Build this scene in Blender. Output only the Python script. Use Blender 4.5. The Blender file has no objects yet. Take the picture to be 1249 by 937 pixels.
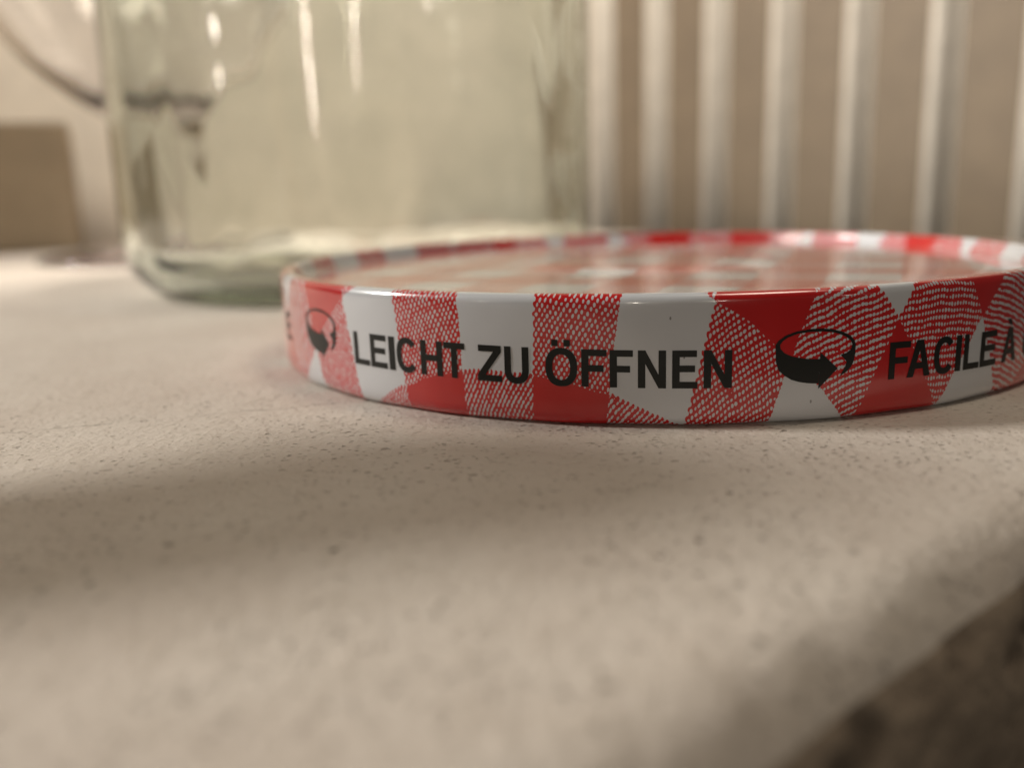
import bpy, bmesh, math, random
from mathutils import Vector, Matrix, noise

random.seed(7)
S = 0.001                      # everything below is laid out in millimetres
scene = bpy.context.scene
R = math.radians

# ------------------------------------------------------------------ camera
CAM = Vector((-15.908, -102.209, 17.303))
pitch, roll = 0.21812, 0.03219
fwd = Vector((0, math.cos(pitch), -math.sin(pitch)))
rt = Vector((1, 0, 0))
up = Vector((0, math.sin(pitch), math.cos(pitch)))
cr, sr = math.cos(roll), math.sin(roll)
cx = cr * rt - sr * up
cy = sr * rt + cr * up
cam_data = bpy.data.cameras.new('camera')
cam = bpy.data.objects.new('camera', cam_data)
scene.collection.objects.link(cam)
m = Matrix((cx, cy, -fwd)).transposed().to_4x4()
m.translation = CAM * S
cam.matrix_world = m
cam_data.sensor_fit = 'HORIZONTAL'
cam_data.sensor_width = 36
cam_data.lens = 1074.33 / 1249 * 36
cam_data.clip_start = 0.002
cam_data.clip_end = 20
cam_data.dof.use_dof = True
cam_data.dof.focus_distance = 0.0635
cam_data.dof.aperture_fstop = 18.5
scene.camera = cam

# ------------------------------------------------------------------ world and lamps
world = bpy.data.worlds.new('World')
scene.world = world
world.use_nodes = True
bg = world.node_tree.nodes['Background']
bg.inputs['Color'].default_value = (1.0, 0.90, 0.78, 1)
bg.inputs['Strength'].default_value = 0.04


def area(name, loc, target, power, sx, sy, col):
    d = bpy.data.lights.new(name, 'AREA')
    d.shape = 'ELLIPSE'
    d.size, d.size_y = sx * S, sy * S
    d.energy = power
    d.color = col
    o = bpy.data.objects.new(name, d)
    scene.collection.objects.link(o)
    o.location = Vector(loc) * S
    o.rotation_euler = (Vector(target) - Vector(loc)).to_track_quat('-Z', 'Z').to_euler()
    return o


area('table_lamp', (-790, 92, 514), (-10, -30, 5), 7.5, 146, 146, (1.0, 0.965, 0.90))
area('overhead_fill', (220, 0, 650), (20, 0, 0), 1.2, 200, 200, (1.0, 0.88, 0.71))  # added soft fill from overhead, lifts the right of the sill
area('floor_lamp', (-390, -1880, 330), (-45, 70, 40), 1.9, 11, 360, (1.0, 0.90, 0.75))
area('wall_lamp', (330, -1900, 420), (-45, 70, 40), 1.45, 10, 360, (1.0, 0.90, 0.75))
for zz, pw, hh in ((215, 0.16, 36), (290, 0.22, 50), (400, 0.5, 110)):
    area('hall_lamp', (-1193, -888, zz), (-44, 76, 40), pw, 22, hh, (1.0, 0.92, 0.80))
area('window_lamp', (1250, -1310, 470), (-44, 76, 40), 0.35, 20, 200, (1.0, 0.94, 0.84))


def spot(name, loc, aim, power, cone, blend, soft, col):
    d = bpy.data.lights.new(name, 'SPOT')
    d.energy = power
    d.color = col
    d.spot_size = R(cone)
    d.spot_blend = blend
    d.shadow_soft_size = soft * S
    o = bpy.data.objects.new(name, d)
    scene.collection.objects.link(o)
    o.location = Vector(loc) * S
    o.rotation_euler = (Vector(aim) - Vector(loc)).to_track_quat('-Z', 'Z').to_euler()
    return o


spot('wall_fill', (100, -60, 760), (-150, 290, 60), 27.5, 36, 0.6, 40, (1.0, 0.93, 0.82))  # added spot, its cone brightens the wall and leaves the lid out
spot('radiator_fill', (-420, -60, 420), (170, 240, 60), 19.0, 42, 0.5, 60, (1.0, 0.93, 0.83))  # added spot that brightens only the radiator

scene.view_settings.view_transform = 'Standard'
scene.view_settings.look = 'None'
scene.view_settings.exposure = 0.0
scene.view_settings.gamma = 1.0
scene.view_settings.use_curve_mapping = False
scene.cycles.use_denoising = True
scene.cycles.max_bounces = 16
scene.cycles.transmission_bounces = 14
scene.cycles.glossy_bounces = 6
scene.cycles.diffuse_bounces = 5
scene.cycles.sample_clamp_indirect = 8.0
scene.cycles.blur_glossy = 0.6


# ------------------------------------------------------------------ helpers
def obj(name, verts, faces, mat=None, parent=None, smooth=True):
    me = bpy.data.meshes.new(name)
    me.from_pydata([tuple(c * S for c in v) for v in verts], [], faces)
    if smooth:
        me.polygons.foreach_set('use_smooth', [True] * len(me.polygons))
    me.update()
    o = bpy.data.objects.new(name, me)
    scene.collection.objects.link(o)
    if mat:
        me.materials.append(mat)
    if parent:
        o.parent = parent
    return o


def empty(name, loc):
    o = bpy.data.objects.new(name, None)
    o.empty_display_size = 0.01
    scene.collection.objects.link(o)
    o.location = Vector(loc) * S
    return o


def tag(o, label=None, cat=None, group=None, kind=None):
    for k, v in (('label', label), ('category', cat), ('group', group), ('kind', kind)):
        if v:
            o[k] = v
    return o


def lathe(prof, n, closed_ends=True, wob=None):
    """prof: list of (r, z); a point with r == 0 becomes a pole."""
    verts, faces, rows = [], [], []
    for j, (r, z) in enumerate(prof):
        if r < 1e-6:
            rows.append([len(verts)])
            verts.append((0, 0, z))
        else:
            row = []
            for i in range(n):
                a = 2 * math.pi * i / n
                rr = r + (wob(j, a, z) if wob else 0.0)
                row.append(len(verts))
                verts.append((rr * math.sin(a), -rr * math.cos(a), z))
            rows.append(row)
    for A, B in zip(rows, rows[1:]):
        for i in range(n):
            k = (i + 1) % n
            if len(A) == 1 and len(B) == 1:
                continue
            if len(A) == 1:
                faces.append((A[0], B[k], B[i]))
            elif len(B) == 1:
                faces.append((A[i], A[k], B[0]))
            else:
                faces.append((A[i], A[k], B[k], B[i]))
    return verts, faces


def arc(cx_, cz_, r, a0, a1, n):
    return [(cx_ + r * math.cos(R(a0 + (a1 - a0) * i / n)), cz_ + r * math.sin(R(a0 + (a1 - a0) * i / n))) for i in range(n + 1)]


def box(x0, x1, y0, y1, z0, z1, bev=1.0, mat=None, name='box', parent=None):
    bm = bmesh.new()
    bmesh.ops.create_cube(bm, size=1)
    for v in bm.verts:
        v.co = Vector(((x0 + x1) / 2 + v.co.x * (x1 - x0), (y0 + y1) / 2 + v.co.y * (y1 - y0), (z0 + z1) / 2 + v.co.z * (z1 - z0))) * S
    if bev:
        bmesh.ops.bevel(bm, geom=bm.edges[:], offset=bev * S, segments=3, affect='EDGES', profile=0.5)
    me = bpy.data.meshes.new(name)
    bm.to_mesh(me)
    bm.free()
    if mat:
        me.materials.append(mat)
    o = bpy.data.objects.new(name, me)
    scene.collection.objects.link(o)
    if parent:
        o.parent = parent
    return o


class NT:
    """Small node-graph writer."""
    def __init__(self, name):
        self.mat = bpy.data.materials.new(name)
        self.mat.use_nodes = True
        self.t = self.mat.node_tree
        self.b = self.t.nodes['Principled BSDF']
        self.out = self.t.nodes['Material Output']

    def n(self, typ, **kw):
        x = self.t.nodes.new(typ)
        for k, v in kw.items():
            setattr(x, k, v)
        return x

    def put(self, sock, val):
        if isinstance(val, bpy.types.NodeSocket):
            self.t.links.new(val, sock)
        else:
            sock.default_value = val

    def m(self, op, a, b=None, c=None, clamp=False):
        x = self.n('ShaderNodeMath', operation=op, use_clamp=clamp)
        self.put(x.inputs[0], a)
        if b is not None:
            self.put(x.inputs[1], b)
        if c is not None:
            self.put(x.inputs[2], c)
        return x.outputs[0]

    def mix(self, f, a, b):
        x = self.n('ShaderNodeMix', data_type='RGBA')
        self.put(x.inputs[0], f)
        self.put(x.inputs[6], a)
        self.put(x.inputs[7], b)
        return x.outputs[2]

    def noise(self, vec, scale, detail=2.0, rough=0.5):
        x = self.n('ShaderNodeTexNoise')
        if vec is not None:
            self.put(x.inputs['Vector'], vec)
        x.inputs['Scale'].default_value = scale
        x.inputs['Detail'].default_value = detail
        x.inputs['Roughness'].default_value = rough
        return x

    def ramp(self, f, p0, p1):
        x = self.n('ShaderNodeMapRange')
        x.interpolation_type = 'SMOOTHSTEP'
        self.put(x.inputs['Value'], f)
        x.inputs['From Min'].default_value = p0
        x.inputs['From Max'].default_value = p1
        return x.outputs['Result']

    def mm(self, sc=(1, 1, 1)):
        """object coordinates scaled to millimetres"""
        tc = self.n('ShaderNodeTexCoord')
        mp = self.n('ShaderNodeMapping')
        mp.inputs['Scale'].default_value = (1000 * sc[0], 1000 * sc[1], 1000 * sc[2])
        self.t.links.new(tc.outputs['Object'], mp.inputs['Vector'])
        return mp.outputs['Vector']

    def bump(self, h, strength, dist, prev=None):
        x = self.n('ShaderNodeBump')
        x.inputs['Strength'].default_value = strength
        x.inputs['Distance'].default_value = dist
        self.put(x.inputs['Height'], h)
        if prev is not None:
            self.put(x.inputs['Normal'], prev)
        return x.outputs['Normal']

    def set(self, **kw):
        for k, v in kw.items():
            self.put(self.b.inputs[k.replace('_', ' ')], v)
        return self.mat


# ------------------------------------------------------------------ materials
def plaster():
    g = NT('painted_plaster')
    v = g.mm()
    big = g.noise(v, 0.05, 3).outputs['Fac']
    fine = g.noise(v, 1.3, 4, 0.6).outputs['Fac']
    mid = g.noise(v, 0.35, 3, 0.6).outputs['Fac']
    base = g.mix(g.ramp(big, 0.35, 0.7), (0.585, 0.512, 0.448, 1), (0.635, 0.57, 0.505, 1))
    base = g.mix(g.m('MULTIPLY', g.ramp(mid, 0.48, 0.75), 0.30), base, (0.50, 0.43, 0.36, 1))
    # pinholes and dirt specks in the paint
    def spots(scale, size, keep, sc):
        mp = g.mm(sc)
        warp = g.noise(mp, 1.1, 2)
        add = g.n('ShaderNodeVectorMath', operation='MULTIPLY_ADD')
        g.put(add.inputs[0], warp.outputs['Color'])
        add.inputs[1].default_value = (0.7, 0.7, 0.7)
        g.put(add.inputs[2], mp)
        vo = g.n('ShaderNodeTexVoronoi')
        g.put(vo.inputs['Vector'], add.outputs[0])
        vo.inputs['Scale'].default_value = scale
        sep = g.n('ShaderNodeSeparateColor')
        g.put(sep.inputs[0], vo.outputs['Color'])
        d = g.m('SUBTRACT', 1.0, g.ramp(vo.outputs['Distance'], size * 0.5, size))
        return g.m('MULTIPLY', d, g.m('GREATER_THAN', sep.outputs[0], keep))
    s1 = spots(0.95, 0.22, 0.25, (1, 1.5, 1))
    s2 = spots(2.0, 0.27, 0.3, (0.8, 1.3, 1))
    s3 = spots(0.33, 0.11, 0.8, (1, 1, 1))
    pits = g.m('MAXIMUM', g.m('MAXIMUM', s1, g.m('MULTIPLY', s2, 0.75)), s3)
    region = g.ramp(g.noise(v, 0.09, 2).outputs['Fac'], 0.35, 0.62)
    pits = g.m('MULTIPLY', pits, g.m('MULTIPLY_ADD', region, 0.65, 0.35))
    col = g.mix(g.m('MULTIPLY', pits, 0.66), base, (0.17, 0.13, 0.10, 1))
    # hairline crack running in from the left towards the lid
    tc = g.n('ShaderNodeSeparateXYZ')
    g.put(tc.inputs[0], v)
    x, y = tc.outputs[0], tc.outputs[1]
    wv = g.noise(v, 0.22, 4, 0.6).outputs['Fac']
    yc = g.m('ADD', g.m('MULTIPLY_ADD', x, 0.26, -21.6), g.m('MULTIPLY_ADD', wv, 3.0, -1.5))
    dist = g.m('ABSOLUTE', g.m('SUBTRACT', y, yc))
    crack = g.m('SUBTRACT', 1.0, g.ramp(dist, 0.03, 0.16))
    crack = g.m('MULTIPLY', crack, g.m('SUBTRACT', 1.0, g.ramp(x, -24.0, -14.0)))
    crack = g.m('MULTIPLY', crack, g.ramp(g.noise(v, 0.4, 2).outputs['Fac'], 0.36, 0.55))
    col = g.mix(g.m('MULTIPLY', crack, 0.55), col, (0.17, 0.13, 0.10, 1))
    h = g.m('ADD', g.m('MULTIPLY', fine, 0.5), g.m('MULTIPLY', mid, 0.8))
    h = g.m('SUBTRACT', h, g.m('MULTIPLY', pits, 0.5))
    nrm = g.bump(h, 0.8, 0.00045)
    return g.set(Base_Color=col, Roughness=0.62, Normal=nrm, Specular_IOR_Level=0.3)


def raw_face():
    g = NT('bare_concrete_edge')
    v = g.mm()
    a = g.noise(v, 0.5, 4, 0.65).outputs['Fac']
    b = g.noise(v, 0.16, 2).outputs['Fac']
    vo = g.n('ShaderNodeTexVoronoi')
    g.put(vo.inputs['Vector'], v)
    vo.inputs['Scale'].default_value = 0.26
    hole = g.m('SUBTRACT', 1.0, g.ramp(vo.outputs['Distance'], 0.15, 0.5))
    hole = g.m('MULTIPLY', hole, g.ramp(b, 0.42, 0.55))
    col = g.mix(g.ramp(a, 0.3, 0.7), (0.29, 0.225, 0.17, 1), (0.34, 0.27, 0.205, 1))
    col = g.mix(g.m('MULTIPLY', hole, 0.6), col, (0.07, 0.052, 0.038, 1))
    nrm = g.bump(g.m('SUBTRACT', a, hole), 0.8, 0.0008)
    return g.set(Base_Color=col, Roughness=0.9, Normal=nrm, Specular_IOR_Level=0.15)


def gingham():
    """Printed tin: a 6.12 mm woven check drawn flat and pressed over the rim."""
    g = NT('gingham_printed_tin')
    uvn = g.n('ShaderNodeUVMap', uv_map='lattice')
    P, A0, B0 = 6.12, 2.62, 43.0
    pu, pv = 0.408, 0.2186
    n1 = g.noise(uvn.outputs[0], 1.1, 2)
    n2 = g.noise(uvn.outputs[0], 0.25, 1)
    sc = g.n('ShaderNodeSeparateColor'); g.put(sc.inputs[0], n1.outputs['Color'])
    sd = g.n('ShaderNodeSeparateColor'); g.put(sd.inputs[0], n2.outputs['Color'])
    uv = g.n('ShaderNodeSeparateXYZ'); g.put(uv.inputs[0], uvn.outputs[0])
    U = g.m('ADD', uv.outputs[0], g.m('MULTIPLY_ADD', sc.outputs[0], 0.22, -0.11))
    V = g.m('ADD', uv.outputs[1], g.m('MULTIPLY_ADD', sc.outputs[1], 0.22, -0.11))
    U = g.m('ADD', U, g.m('MULTIPLY_ADD', sd.outputs[0], 0.4, -0.2))
    V = g.m('ADD', V, g.m('MULTIPLY_ADD', sd.outputs[1], 0.4, -0.2))
    cu = g.m('COSINE', g.m('MULTIPLY', U, 2 * math.pi / pu))
    cv = g.m('COSINE', g.m('MULTIPLY', V, math.pi / pv))
    us = g.m('ADD', U, g.m('MULTIPLY', cv, 0.055))
    vs = g.m('ADD', V, g.m('MULTIPLY', cu, 0.05))
    us = g.m('ADD', us, g.m('MULTIPLY_ADD', sc.outputs[2], 0.16, -0.08))

    def stripe(w, o):
        x = g.m('DIVIDE', g.m('SUBTRACT', w, o), 2 * P)
        return g.m('LESS_THAN', g.m('FRACT', x), 0.5)
    ru, rv = stripe(us, A0), stripe(vs, B0)
    both = g.m('MULTIPLY', ru, rv)
    anyr = g.m('MAXIMUM', ru, rv)
    # dots sit on a staggered lattice and lean along one diagonal, as threads do
    up, vp = g.m('DIVIDE', U, pu), g.m('DIVIDE', V, 2 * pv)
    pp, qq = g.m('ADD', up, vp), g.m('SUBTRACT', up, vp)
    fp = g.m('SUBTRACT', pp, g.m('ROUND', pp))
    fq = g.m('SUBTRACT', qq, g.m('ROUND', qq))
    kp = g.m('MULTIPLY_ADD', ru, -0.45, 4.1)
    kq = g.m('MULTIPLY_ADD', ru, 0.75, 2.2)
    e = g.m('ADD', g.m('POWER', g.m('ABSOLUTE', g.m('MULTIPLY', fp, kp)), 2.0), g.m('POWER', g.m('ABSOLUTE', g.m('MULTIPLY', fq, kq)), 2.0))
    nt = g.noise(uvn.outputs[0], 2.2, 2).outputs['Fac']
    thr = g.m('MULTIPLY_ADD', nt, 3.6, -0.85)
    dot = g.m('LESS_THAN', e, thr)
    red = g.m('MULTIPLY', anyr, g.m('SUBTRACT', 1.0, g.m('MULTIPLY', dot, g.m('SUBTRACT', 1.0, both))))
    # a few ink specks on the white
    vo = g.n('ShaderNodeTexVoronoi'); g.put(vo.inputs['Vector'], uvn.outputs[0]); vo.inputs['Scale'].default_value = 0.8
    sp = g.n('ShaderNodeSeparateColor'); g.put(sp.inputs[0], vo.outputs['Color'])
    speck = g.m('MULTIPLY', g.m('LESS_THAN', vo.outputs['Distance'], 0.07), g.m('GREATER_THAN', sp.outputs[0], 0.72))
    white = g.mix(g.m('MULTIPLY', speck, 0.7), (0.59, 0.60, 0.63, 1), (0.10, 0.09, 0.09, 1))
    redc = g.mix(g.ramp(n2.outputs['Fac'], 0.3, 0.7), (0.52, 0.009, 0.010, 1), (0.48, 0.007, 0.008, 1))
    col = g.mix(red, white, redc)
    tiny = g.noise(g.mm(), 3.0, 3).outputs['Fac']
    nrm = g.bump(tiny, 0.12, 0.00003)
    return g.set(Base_Color=col, Roughness=0.26, Normal=nrm, Specular_IOR_Level=0.45,
                 Coat_Weight=1.0, Coat_Roughness=0.1)


def ink():
    g = NT('black_print')
    return g.set(Base_Color=(0.010, 0.011, 0.010, 1), Roughness=0.35, Specular_IOR_Level=0.35)


def glass(name, tint, dens, rough=0.0):
    g = NT(name)
    g.set(Base_Color=(1, 1, 1, 1), Roughness=rough, IOR=1.5, Transmission_Weight=1.0)
    ab = g.n('ShaderNodeVolumeAbsorption')
    ab.inputs['Color'].default_value = tint
    ab.inputs['Density'].default_value = dens
    g.t.links.new(ab.outputs[0], g.out.inputs['Volume'])
    return g.mat


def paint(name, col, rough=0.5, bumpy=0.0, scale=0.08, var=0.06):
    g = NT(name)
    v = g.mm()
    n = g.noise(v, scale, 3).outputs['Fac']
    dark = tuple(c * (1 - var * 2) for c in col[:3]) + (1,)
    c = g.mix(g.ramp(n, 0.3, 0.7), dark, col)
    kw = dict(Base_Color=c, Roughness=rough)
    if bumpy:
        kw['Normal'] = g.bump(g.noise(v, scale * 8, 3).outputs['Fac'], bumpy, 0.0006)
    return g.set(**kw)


M_PLASTER, M_FACE, M_TIN, M_INK = plaster(), raw_face(), gingham(), ink()
M_JAR = glass('green_tinted_glass', (0.80, 0.868, 0.775, 1), 165)
M_WINE = glass('mauve_tinted_glass', (0.66, 0.56, 0.62, 1), 32)
M_WALL = paint('cream_wall_paint', (0.60, 0.535, 0.455, 1), 0.7, 0.2)
M_RAD = paint('white_radiator_enamel', (0.74, 0.68, 0.60, 1), 0.5)
M_GROOVE_SHADE = paint('radiator_groove_shade', (0.175, 0.130, 0.085, 1), 0.6)  # shade in the grooves between the fins, put into the panel colour
M_TAN = paint('plain_tan', (0.31, 0.24, 0.16, 1), 0.85, 0.2)
M_CUP = paint('white_glaze', (0.70, 0.68, 0.64, 1), 0.2)
M_WOOD = paint('beech_wood', (0.45, 0.30, 0.17, 1), 0.6)
M_CRUMB = paint('dark_crumb', (0.10, 0.075, 0.05, 1), 0.9, 0.4, 0.8, 0.2)

# ------------------------------------------------------------------ setting: sill slab, wall, radiator
E_DIR = Vector((0.7716, 0.6361, 0))          # along the front edge
N_OUT = Vector((0.6361, -0.7716, 0))         # out of the edge
E_PT = Vector((-1.7, -70.5, 0))


def slab():
    rad = 4.4
    prof = []                                # (n, z): from far back over the top, round the nose, down the face
    for n in (-620, -420, -300, -200, -140, -100, -70, -50, -38, -28, -20, -14, -10, -7):
        prof.append((n, 0.0))
    n0 = -3.3
    prof += [(-5.4, 0), (-4.2, 0)]
    top_rows = len(prof)
    for i in range(0, 13):
        a = R(90 - 90 * i / 12)
        prof.append((n0 + rad * math.cos(a), -rad + rad * math.sin(a)))
    nose_rows = len(prof)
    for i in range(1, 41):
        prof.append((n0 + rad, -rad - i * 0.8))
    prof += [(n0 + rad, -60), (n0 + rad, -90)]
    ts = [-520, -400, -300, -200, -140, -90] + [-60 + i * 0.9 for i in range(134)] + [70, 90, 130, 170, 210]
    verts, faces = [], []
    for t in ts:
        for j, (n, z) in enumerate(prof):
            p = E_PT + E_DIR * t + N_OUT * n
            q = Vector((p.x, p.y, z))
            w = min(1.0, max(0.0, (j - top_rows) / 6.0))
            d = noise.noise(q * 0.35) * 0.35 + noise.noise(q * 0.12) * 0.5
            pit = max(0.0, noise.noise(q * 0.55 + Vector((31, 7, 3))) - 0.22) * 2.4
            amp = w * (d - (pit if j > nose_rows - 4 else pit * 0.2))
            q += (N_OUT * 0.8 + Vector((0, 0, 0.35 if j < nose_rows else 0))) * amp
            verts.append(tuple(q))
    k = len(prof)
    mats = []
    for i in range(len(ts) - 1):
        for j in range(k - 1):
            a = i * k + j
            faces.append((a, a + 1, a + k + 1, a + k))
            mats.append(1 if j >= nose_rows - 5 else 0)
    o = obj('window_sill', verts, faces, M_PLASTER)
    o.data.materials.append(M_FACE)
    o.data.polygons.foreach_set('material_index', mats)
    tag(o, 'off white painted plaster sill with pinholes and a rough rounded front edge', None, None, 'structure')


slab()

# back wall behind the jar; it meets the radiator in a corner
def wall():
    verts = []
    for x, y in ((-380, 181.9), (60, 377.7), (36, 432.5), (-404, 236.7)):
        for z in (-120, 900):
            verts.append((x, y, z))
    f = [(0, 2, 3, 1), (2, 4, 5, 3), (4, 6, 7, 5), (6, 0, 1, 7), (1, 3, 5, 7), (0, 6, 4, 2)]
    o = obj('wall', verts, f, M_WALL, smooth=False)
    tag(o, 'plain cream wall behind the glass jar', None, None, 'structure')


wall()

# radiator: fins on a back panel, receding to the left
RDIR = Vector((0.687, -0.727, 0))            # towards the right / nearer
RIN = Vector((0.727, 0.687, 0))              # away from the viewer
RP0 = Vector((31.6, 363, 0))                 # nose of the fin seen at the left
PITCH = 33.3
rad_root = empty('radiator', (RP0.x, RP0.y, -100))
tag(rad_root, 'cream white panel radiator with evenly spaced upright fins behind the lid', 'radiator')


def rel(q, o):
    return (q.x - o[0], q.y - o[1], q.z - o[2])


def fin_mesh():
    # rounded ridge: steep on the left flank, easing off to the right
    pts = [(-4.4, 6.6)]
    for i in range(7):
        a = R(180 - 90 * i / 6)
        pts.append((-1.2 + 3.2 * math.cos(a), 3.4 - 3.4 * math.sin(a)))
    for i in range(1, 11):
        t = i / 10
        pts.append((-1.2 + 8.6 * t, 6.2 * (t * t * (3 - 2 * t))))
    pts.append((7.4, 6.6))
    verts, faces = [], []
    k = len(pts)
    for z in (0, 520):
        for s, d in pts:
            q = RDIR * s + RIN * d
            verts.append((q.x, q.y, z))
    for i in range(k):
        j = (i + 1) % k
        faces.append((i, j, j + k, i + k))
    faces.append(tuple(range(k - 1, -1, -1)))
    faces.append(tuple(range(k, 2 * k)))
    return verts, faces


fv, ff = fin_mesh()
fin0 = obj('fin', fv, ff, M_RAD, rad_root)
for i in range(0, 9):
    f = fin0 if i == 0 else fin0.copy()
    if f is not fin0:
        scene.collection.objects.link(f)
        f.parent = rad_root
    q = RDIR * (PITCH * i)
    f.location = (q.x * S, q.y * S, 0)
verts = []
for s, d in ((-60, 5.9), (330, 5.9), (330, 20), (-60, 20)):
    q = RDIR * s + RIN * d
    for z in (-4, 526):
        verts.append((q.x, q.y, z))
obj('back_panel', verts, [(0, 2, 3, 1), (2, 4, 5, 3), (4, 6, 7, 5), (6, 0, 1, 7), (1, 3, 5, 7), (0, 6, 4, 2)], M_GROOVE_SHADE, rad_root, smooth=False)

# low plain tan block on the far left, against the wall
bx = box(-62, 62, -18, 18, 0.2, 46, 1.2, M_TAN, 'tan_block')
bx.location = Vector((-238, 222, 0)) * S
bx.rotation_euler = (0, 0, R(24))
tag(bx, 'low plain tan block at the far left edge by the wall', 'box')

# ------------------------------------------------------------------ glass jar
def jar():
    ro, t = 44.8, 2.0
    out = [(0, 1.6), (20, 1.5), (29, 1.1), (32.5, 0.5), (34.5, 0.05)]
    out += arc(35.8, 9.0, 9.0, -90, -3, 12)
    out += [(ro, z) for z in (14, 20, 28, 38, 50, 64, 78, 92)]
    out += arc(ro - 9, 98, 9, 0, 80, 6)
    out += [(37.0, 109), (37.0, 119), (36.6, 120.2), (35.8, 120.6)]
    inn = [(34.9, 120.0), (34.8, 112), (34.9, 108)]
    inn += arc(ro - t - 8.5, 97, 8.4, 78, 0, 6)
    inn += [(ro - t, z) for z in (84, 70, 58, 46, 36, 27, 20, 14)]
    inn += arc(ro - 9.0, 9.5, 9.0 - t, -2, -88, 12)
    inn += [(31, 2.9), (26, 3.6), (18, 4.4), (9, 4.9), (0, 5.1)]
    n_out = len(out)
    prof = out + inn

    def wob(j, a, z):
        v = Vector((math.sin(a) * 5.2, math.cos(a) * 5.2, z * 0.012))
        if j < n_out:
            return noise.noise(v * 0.45) * 0.2 + noise.noise(Vector((math.sin(a) * 11, math.cos(a) * 11, z * 0.16))) * 0.055 if z > 10 else 0.0
        v2 = Vector((math.sin(a) * 3.0, math.cos(a) * 3.0, z * 0.05 + 9))
        return (noise.noise(v2) * 0.5 + noise.noise(v2 * 3.1) * 0.14) if z > 7 else noise.noise(v2 * 1.5) * 0.3
    v, f = lathe(prof, 288, wob=wob)
    o = obj('glass_jar', v, f, M_JAR)
    o.location = Vector((-44.1, 76.2, 0.02)) * S
    tag(o, 'clear greenish straight sided glass jar standing open behind the gingham lid', 'jar')


jar()

# ------------------------------------------------------------------ wine glass behind the jar, at the left
wg = empty('wine_glass', (-122, 172, 0.02))
tag(wg, 'blurred stemmed glass with a wide bowl at the left behind the jar', 'wine glass')
v, f = lathe([(0, 0), (34, 0), (35, 0.5), (35, 1.1), (33, 1.7), (18, 3.0), (7, 5.5), (4.2, 9), (0, 9)], 96)
obj('foot', v, f, M_WINE, wg)
v, f = lathe([(0, 9.05), (4.2, 9.05), (3.6, 14), (3.4, 24), (4.0, 34), (6.2, 39.5), (0, 39.5)], 48)
obj('stem', v, f, M_WINE, wg)
bo = [(0, 39.6), (6.2, 39.6), (13, 42.6), (20, 47), (30, 55.5), (38, 64.5), (44, 73.5), (48, 82), (50.5, 92), (51, 104), (49, 122), (46, 136)]
bi = [(45.0, 136.3), (48, 122), (49.7, 104), (49.2, 92), (46.6, 82.6), (42.6, 74.6), (36.6, 65.8), (28.6, 57), (18.8, 49), (9, 44.4), (0, 43.4)]
v, f = lathe(bo + bi, 128)
obj('bowl', v, f, M_WINE, wg)

# ------------------------------------------------------------------ the lid
RL, HL = 41.0, 9.78
TH0 = R(-24.0)


def lid():
    # outer skin from the curled hem over the rim into the middle, then back under
    skin = [(38.9, 0.75), (39.0, 0.35), (39.3, 0.08), (39.8, 0.0), (40.35, 0.06), (40.75, 0.32), (40.92, 0.7), (41.0, 1.15)]
    skin += [(41.0, z) for z in (2, 3, 4, 5, 6, 7, 8, 8.7)]
    skin += arc(40.3, 9.08, 0.7, 5, 90, 8)
    skin += [(40.0, 9.77)] + arc(39.95, 9.22, 0.55, 100, 176, 6)
    skin += [(39.3, 8.95), (39.1, 8.75)] + arc(38.6, 8.7, 0.45, -20, -90, 4)
    skin += [(37.2, 8.22), (36.2, 8.28), (35.2, 8.5), (34.2, 8.62), (30, 8.66), (24, 8.66), (18, 8.66), (15.2, 8.66), (14.2, 8.74), (13.2, 8.9), (9, 8.98), (5, 9.0), (0, 9.0)]
    n_skin = len(skin)
    under = [(0, 8.6), (13, 8.45), (33, 8.2), (36, 7.7), (38.4, 7.7), (39.8, 8.6), (40.5, 7.6), (40.6, 1.3), (39.6, 0.5), (38.9, 0.75)]
    n = 360
    v, f = lathe(skin, n, wob=lambda j, a, z: 0.05 * noise.noise(Vector((math.sin(a) * 5, math.cos(a) * 5, z * 0.25)))
                 + 0.015 * noise.noise(Vector((math.sin(a) * 19, math.cos(a) * 19, z * 0.8)))
                 - (0.16 * abs(math.sin(a * 13 + 0.7)) ** 2 * max(0.0, 1 - z / 1.6) if j < 10 else 0.0))
    # arc length from the shoulder, to lay the flat print over the profile
    top_i = max(range(n_skin), key=lambda i: (round(skin[i][1], 2), skin[i][0]))
    radial = []
    for i, (r, z) in enumerate(skin):
        if i <= top_i:
            radial.append(39.5 + 0.6 * (HL - max(z, 0)) + (0.15 * (5 - i) if i < 5 else 0))
        else:
            d = math.hypot(r - skin[i - 1][0], z - skin[i - 1][1])
            radial.append(min(r, radial[-1]) if r < 38.7 else radial[-1] - 0.4 * d)
    o = obj('jar_lid', v, f, M_TIN)
    me = o.data
    uvl = me.uv_layers.new(name='lattice')
    per_vert = []
    for i, (r, z) in enumerate(skin):
        if r < 1e-6:
            per_vert.append((0.0, 0.0))
        else:
            for k in range(n):
                a = 2 * math.pi * k / n - TH0
                per_vert.append((radial[i] * math.sin(a), radial[i] * math.cos(a)))
    for lp in me.loops:
        uvl.data[lp.index].uv = per_vert[lp.vertex_index]
    tag(o, 'red and white gingham metal jar lid with black lettering lying flat on the sill', 'jar lid')
    vu, fu = lathe(under, 120)
    g = NT('white_lacquer_inside')
    obj('inner_lining', vu, fu, g.set(Base_Color=(0.7, 0.7, 0.68, 1), Roughness=0.35), o)
    return o


LID = lid()
INK_R = RL + 0.03


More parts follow.
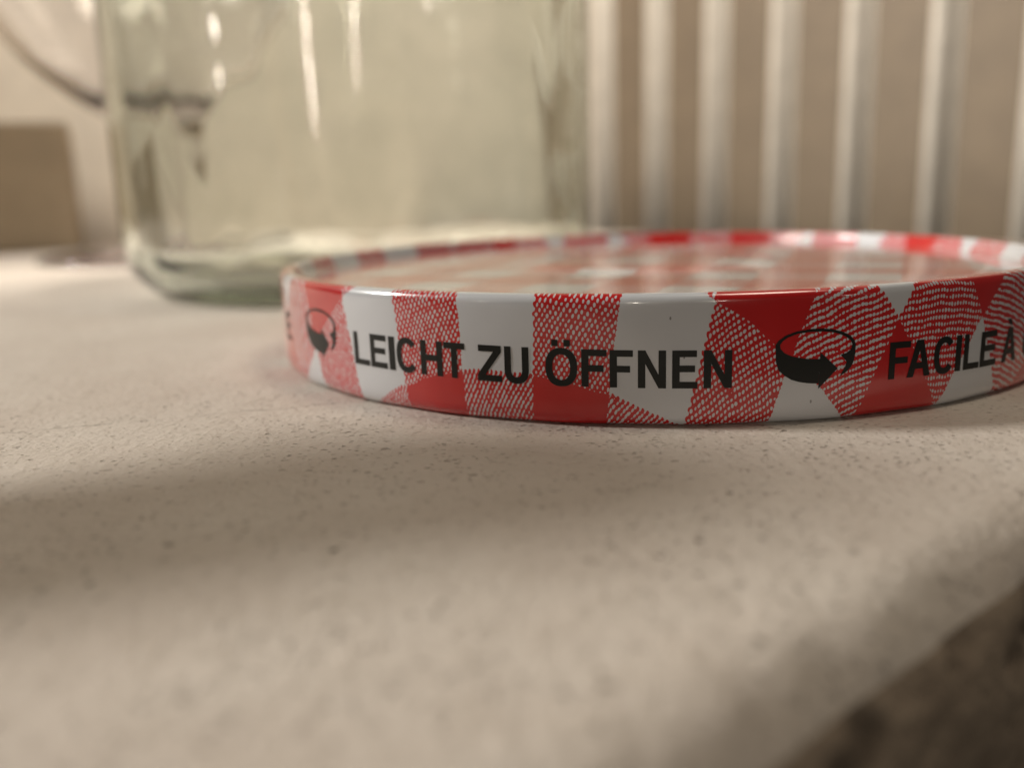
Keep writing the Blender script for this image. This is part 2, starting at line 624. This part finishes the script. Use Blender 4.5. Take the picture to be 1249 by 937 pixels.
def cyl(th, z):
    a = R(th)
    rr = INK_R + 0.05 * noise.noise(Vector((math.sin(a) * 5, math.cos(a) * 5, z * 0.25))) + 0.015 * noise.noise(Vector((math.sin(a) * 19, math.cos(a) * 19, z * 0.8)))
    return (rr * math.sin(a), -rr * math.cos(a), z)


def base_z(th):
    return 3.10 - 0.0085 * (th + 20)


CAP = 2.76


class Ink:
    """Flat print pieces (quads in degrees / mm) wrapped on the skirt."""
    def __init__(self):
        self.v, self.f = [], []

    def quad(self, a, b, c, d, n=3):
        # a,b bottom left/right; d,c top left/right; split across
        k = len(self.v)
        for i in range(n + 1):
            t = i / n
            lo = (a[0] + (b[0] - a[0]) * t, a[1] + (b[1] - a[1]) * t)
            hi = (d[0] + (c[0] - d[0]) * t, d[1] + (c[1] - d[1]) * t)
            self.v += [cyl(*lo), cyl(*hi)]
        for i in range(n):
            p = k + 2 * i
            self.f.append((p, p + 2, p + 3, p + 1))

    def strip(self, top, bot):
        for (t0, b0), (t1, b1) in zip(zip(top, bot), list(zip(top, bot))[1:]):
            self.quad(b0, b1, t1, t0, 1)

    def build(self, name, parent=LID):
        return obj(name, self.v, self.f, M_INK, parent, smooth=False)


def ring(I, fx, cxx, cyy, rx, ry, sx, sy, a0=0, a1=360, n=28, square=0.86):
    def pt(a, rx_, ry_):
        c, s = math.cos(R(a)), math.sin(R(a))
        c = math.copysign(abs(c) ** square, c)
        s = math.copysign(abs(s) ** square, s)
        return fx(cxx + rx_ * c, cyy + ry_ * s)
    for i in range(n):
        p, q = a0 + (a1 - a0) * i / n, a0 + (a1 - a0) * (i + 1) / n
        I.quad(pt(p, rx - sx, ry - sy), pt(q, rx - sx, ry - sy), pt(q, rx, ry), pt(p, rx, ry), 1)


def letter(ch, th0, th1):
    """Bold grotesque capitals in a unit box."""
    I = Ink()
    w = th1 - th0
    mmw = R(w) * RL
    s = 0.53 / mmw             # stem width in box units
    b = 0.175                  # bar height in box units

    def fx(x, y):
        t = th0 + x * w
        return (t, base_z(t) + y * CAP)

    def rect(x0, y0, x1, y1):
        I.quad(fx(x0, y0), fx(x1, y0), fx(x1, y1), fx(x0, y1), max(1, round((x1 - x0) * mmw / 0.4)))
    if ch == 'L':
        rect(0, 0, s, 1); rect(s, 0, 1, b)
    elif ch == 'E':
        rect(0, 0, s, 1); rect(s, 0, 1, b); rect(s, 1 - b, 0.97, 1); rect(s, 0.43, 0.9, 0.43 + b)
    elif ch == 'F':
        rect(0, 0, s, 1); rect(s, 1 - b, 1, 1); rect(s, 0.41, 0.88, 0.41 + b)
    elif ch == 'I':
        rect(0, 0, 1, 1)
    elif ch == 'H':
        rect(0, 0, s, 1); rect(1 - s, 0, 1, 1); rect(s, 0.42, 1 - s, 0.42 + b)
    elif ch == 'T':
        rect(0, 1 - b, 1, 1); rect(0.5 - s / 2, 0, 0.5 + s / 2, 1 - b)
    elif ch == 'Z':
        rect(0, 0, 1, b); rect(0.04, 1 - b, 0.98, 1)
        k = s * 1.25
        I.quad(fx(0, b), fx(k, b), fx(0.98, 1 - b), fx(0.98 - k, 1 - b), 1)
    elif ch == 'N':
        rect(0, 0, s, 1); rect(1 - s, 0, 1, 1)
        k = 0.36
        I.quad(fx(1 - s, 0), fx(1 - s, k), fx(s, 1), fx(s, 1 - k), 3)
    elif ch == 'U':
        rect(0, 0.36, s, 1); rect(1 - s, 0.36, 1, 1)
        ring(I, fx, 0.5, 0.36, 0.5, 0.38, s, b * 1.05, 180, 360, 16)
    elif ch in 'OQ':
        ring(I, fx, 0.5, 0.5, 0.5, 0.52, s, b, n=32)
    elif ch == 'C':
        ring(I, fx, 0.5, 0.5, 0.5, 0.52, s, b, 38, 322, 26)
    elif ch == 'A':
        k = s * 1.12
        m_ = 0.5
        I.quad(fx(0, 0), fx(k, 0), fx(m_ + 0.02, 0.80), fx(m_ - k * 0.55, 1), 2)
        I.quad(fx(1 - k, 0), fx(1, 0), fx(m_ + k * 0.55, 1), fx(m_ - 0.02, 0.80), 2)
        I.quad(fx(m_ - k * 0.55, 1), fx(m_, 0.79), fx(m_ + k * 0.55, 1), fx(m_, 1), 1)
        rect(0.24, 0.22, 0.76, 0.22 + b * 0.95)
    elif ch == 'V':
        k = s * 1.12
        I.quad(fx(0.5 - k * 0.5, 0), fx(0.5, 0.02), fx(k, 1), fx(0, 1), 2)
        I.quad(fx(0.5, 0.02), fx(0.5 + k * 0.5, 0), fx(1, 1), fx(1 - k, 1), 2)
    elif ch == 'R':
        rect(0, 0, s, 1); rect(s, 1 - b, 0.6, 1); rect(s, 0.40, 0.6, 0.40 + b)
        ring(I, fx, 0.6, 0.70, 0.38, 0.30, s, b, -90, 90, 14)
        I.quad(fx(1 - s * 1.1, 0), fx(1.02, 0), fx(0.72, 0.40), fx(0.72 - s, 0.40), 2)
    return I, fx, rect, s


words = [('L', -45.15, -42.35), ('E', -42.1, -39.3), ('I', -38.95, -38.0), ('C', -37.7, -34.65), ('H', -34.15, -31.2),
         ('T', -31.0, -28.3), ('Z', -26.75, -23.9), ('U', -23.6, -20.9), ('O', -19.1, -15.75), ('F', -15.33, -12.75),
         ('F', -12.45, -10.12), ('N', -9.63, -6.85), ('E', -6.25, -3.75), ('N', -3.15, -0.35),
         ('F', 16.45, 19.05), ('A', 18.75, 21.85), ('C', 22.3, 25.25), ('I', 25.5, 26.35), ('L', 26.8, 29.4),
         ('E', 29.6, 32.55), ('A', 33.75, 36.9), ('O', 38.6, 41.9), ('U', 42.5, 45.2), ('V', 45.7, 48.8), ('R', 49.3, 52.2), ('I', 52.8, 53.7), ('R', 54.3, 57.2),
         ('E', -68.2, -65.3)]
for idx, (ch, a, b_) in enumerate(words):
    I, fx, rect, s = letter(ch, a, b_)
    if idx == 8:                             # O with two dots
        for x0 in (0.20, 0.58):
            I.quad(fx(x0, 1.06), fx(x0 + 0.20, 1.06), fx(x0 + 0.20, 1.235), fx(x0, 1.235), 1)
    if idx == 20:                            # A with a grave accent
        I.quad(fx(0.45, 1.07), fx(0.62, 1.07), fx(0.48, 1.25), fx(0.22, 1.25), 1)
    I.build('letter')

RO = [(3.94, 5.911), (4.23, 6.207), (4.91, 6.552), (6.03, 6.818), (7.44, 6.95), (8.69, 6.944), (9.79, 6.844), (10.92, 6.623), (11.79, 6.306), (12.24, 5.975), (12.43, 5.624)]
RI = [(4.4, 5.896), (4.67, 6.162), (5.18, 6.421), (6.21, 6.659), (7.45, 6.736), (8.71, 6.729), (9.62, 6.661), (10.56, 6.485), (11.32, 6.235), (11.82, 5.965), (12.05, 5.674)]
BT = [(4.4, 5.896), (4.48, 5.617), (4.89, 5.296), (5.6, 5.055), (6.49, 4.898), (7.03, 4.833), (7.57, 4.78), (7.93, 4.765), (8.29, 4.756), (8.61, 4.748)]
BB = [(3.94, 5.911), (4.03, 4.677), (4.34, 4.047), (4.97, 3.652), (5.69, 3.325), (6.5, 3.143), (7.32, 3.027), (7.86, 2.984), (8.32, 2.957), (8.55, 2.94)]
AT = [(8.61, 5.212), (9.2, 4.865), (9.78, 4.478), (10.16, 4.228), (10.56, 3.971)]
AB = [(8.55, 2.548), (9.11, 2.944), (9.67, 3.325), (10.11, 3.668), (10.56, 3.965)]
TR = [(12.43, 5.624), (12.41, 4.94), (12.31, 4.508), (12.19, 4.232), (11.98, 3.961), (11.52, 3.658), (10.88, 3.39)]
TL = [(12.05, 5.674), (11.87, 5.267), (11.46, 5.063), (10.81, 4.958), (11.51, 4.424), (11.35, 3.994), (10.86, 3.423)]
for dth in (0.0, -61.4, 61.4):
    I = Ink()
    dz = base_z(dth + 8) - base_z(8)
    mv = lambda L: [(a + dth, z + dz) for a, z in L]
    for A, B in ((RO, RI), (BT, BB), (AT, AB), (TR, TL)):
        I.strip(mv(A), mv(B))
    I.build('turning_arrow')

# ------------------------------------------------------------------ small things
def crumb(x, y, r, sx, label, k):
    bm = bmesh.new()
    bmesh.ops.create_icosphere(bm, subdivisions=2, radius=r * S)
    for v_ in bm.verts:
        d = 1 + 0.35 * noise.noise(v_.co * (900 / r) + Vector((k, 0, 0)))
        v_.co = Vector((v_.co.x * sx, v_.co.y, v_.co.z * 0.6)) * d
    me = bpy.data.meshes.new('crumb')
    bm.to_mesh(me)
    bm.free()
    me.materials.append(M_CRUMB)
    o = bpy.data.objects.new('crumb', me)
    scene.collection.objects.link(o)
    o.location = Vector((x, y, r * 0.4)) * S
    o.rotation_euler = (0, 0, 0.6 * k)
    tag(o, label, 'crumb')


crumb(-25.0, -61.2, 0.13, 1.7, 'dark speck of dirt lying alone on the sill in front of the lid', 1)

# added props, unseen left of the frame, shaped to throw the soft diagonal shadow
shadow_cup = empty('shadow_cup', (-90, -81, 0.02))
tag(shadow_cup, 'added unseen white holder for the shadow casting spoon, left of the lid', 'shadow_cup')
v, f = lathe([(0, 0), (11, 0), (12.5, 0.5), (14, 4), (15.5, 12), (16, 24), (15.6, 24.6), (14.8, 24), (14.2, 12), (12.5, 4.5), (9, 2.2), (0, 2)], 64)
obj('body', v, f, M_CUP, shadow_cup)
hb = []
for i in range(15):
    a = R(-75 + 150 * i / 14)
    hb.append(Vector((-15.2 - 7.5 * math.cos(a), 0, 13 + 8 * math.sin(a))))
hv, hf = [], []
for i, q in enumerate(hb):
    tn = (hb[min(i + 1, 14)] - hb[max(i - 1, 0)]).normalized()
    n1 = Vector((0, 1, 0))
    n2 = tn.cross(n1)
    for k in range(8):
        c = R(45 * k)
        hv.append(tuple(q + n1 * 2.0 * math.cos(c) + n2 * 1.3 * math.sin(c)))
for i in range(14):
    for k in range(8):
        hf.append((i * 8 + k, i * 8 + (k + 1) % 8, i * 8 + 8 + (k + 1) % 8, i * 8 + 8 + k))
obj('handle', hv, hf, M_CUP, shadow_cup)

ax = Vector((2, 20.5, 25)).normalized()
wd = ax.cross(Vector((-0.83, 0.13, 0.545))).normalized()
th = ax.cross(wd)
P0 = Vector((-84.8, -71.4, 2.6))
stations = [(0, 4.5), (1, 6.0), (18, 8.0), (30, 8.2), (40, 8.4), (46, 9.2), (51, 10.6), (55, 10.6), (58, 9.8), (60.5, 8.2), (62, 6), (63, 3.5), (63.4, 1.2)]
sv, sf = [], []
for s_, w_ in stations:
    for k in range(16):
        c = R(22.5 * k)
        sv.append(tuple(P0 + ax * s_ + wd * w_ * math.cos(c) + th * (2.2 if w_ > 3 else 1.0) * math.sin(c)))
for i in range(len(stations) - 1):
    for k in range(16):
        sf.append((i * 16 + k, i * 16 + (k + 1) % 16, i * 16 + 16 + (k + 1) % 16, i * 16 + 16 + k))
sf.append(tuple(range(15, -1, -1)))
sf.append(tuple(range((len(stations) - 1) * 16, len(stations) * 16)))
sp = obj('shadow_spoon', sv, sf, M_WOOD)  # added out of view only for the shadow it casts
tag(sp, 'added unseen wooden spoon that casts the soft shadow across the sill', 'spoon')
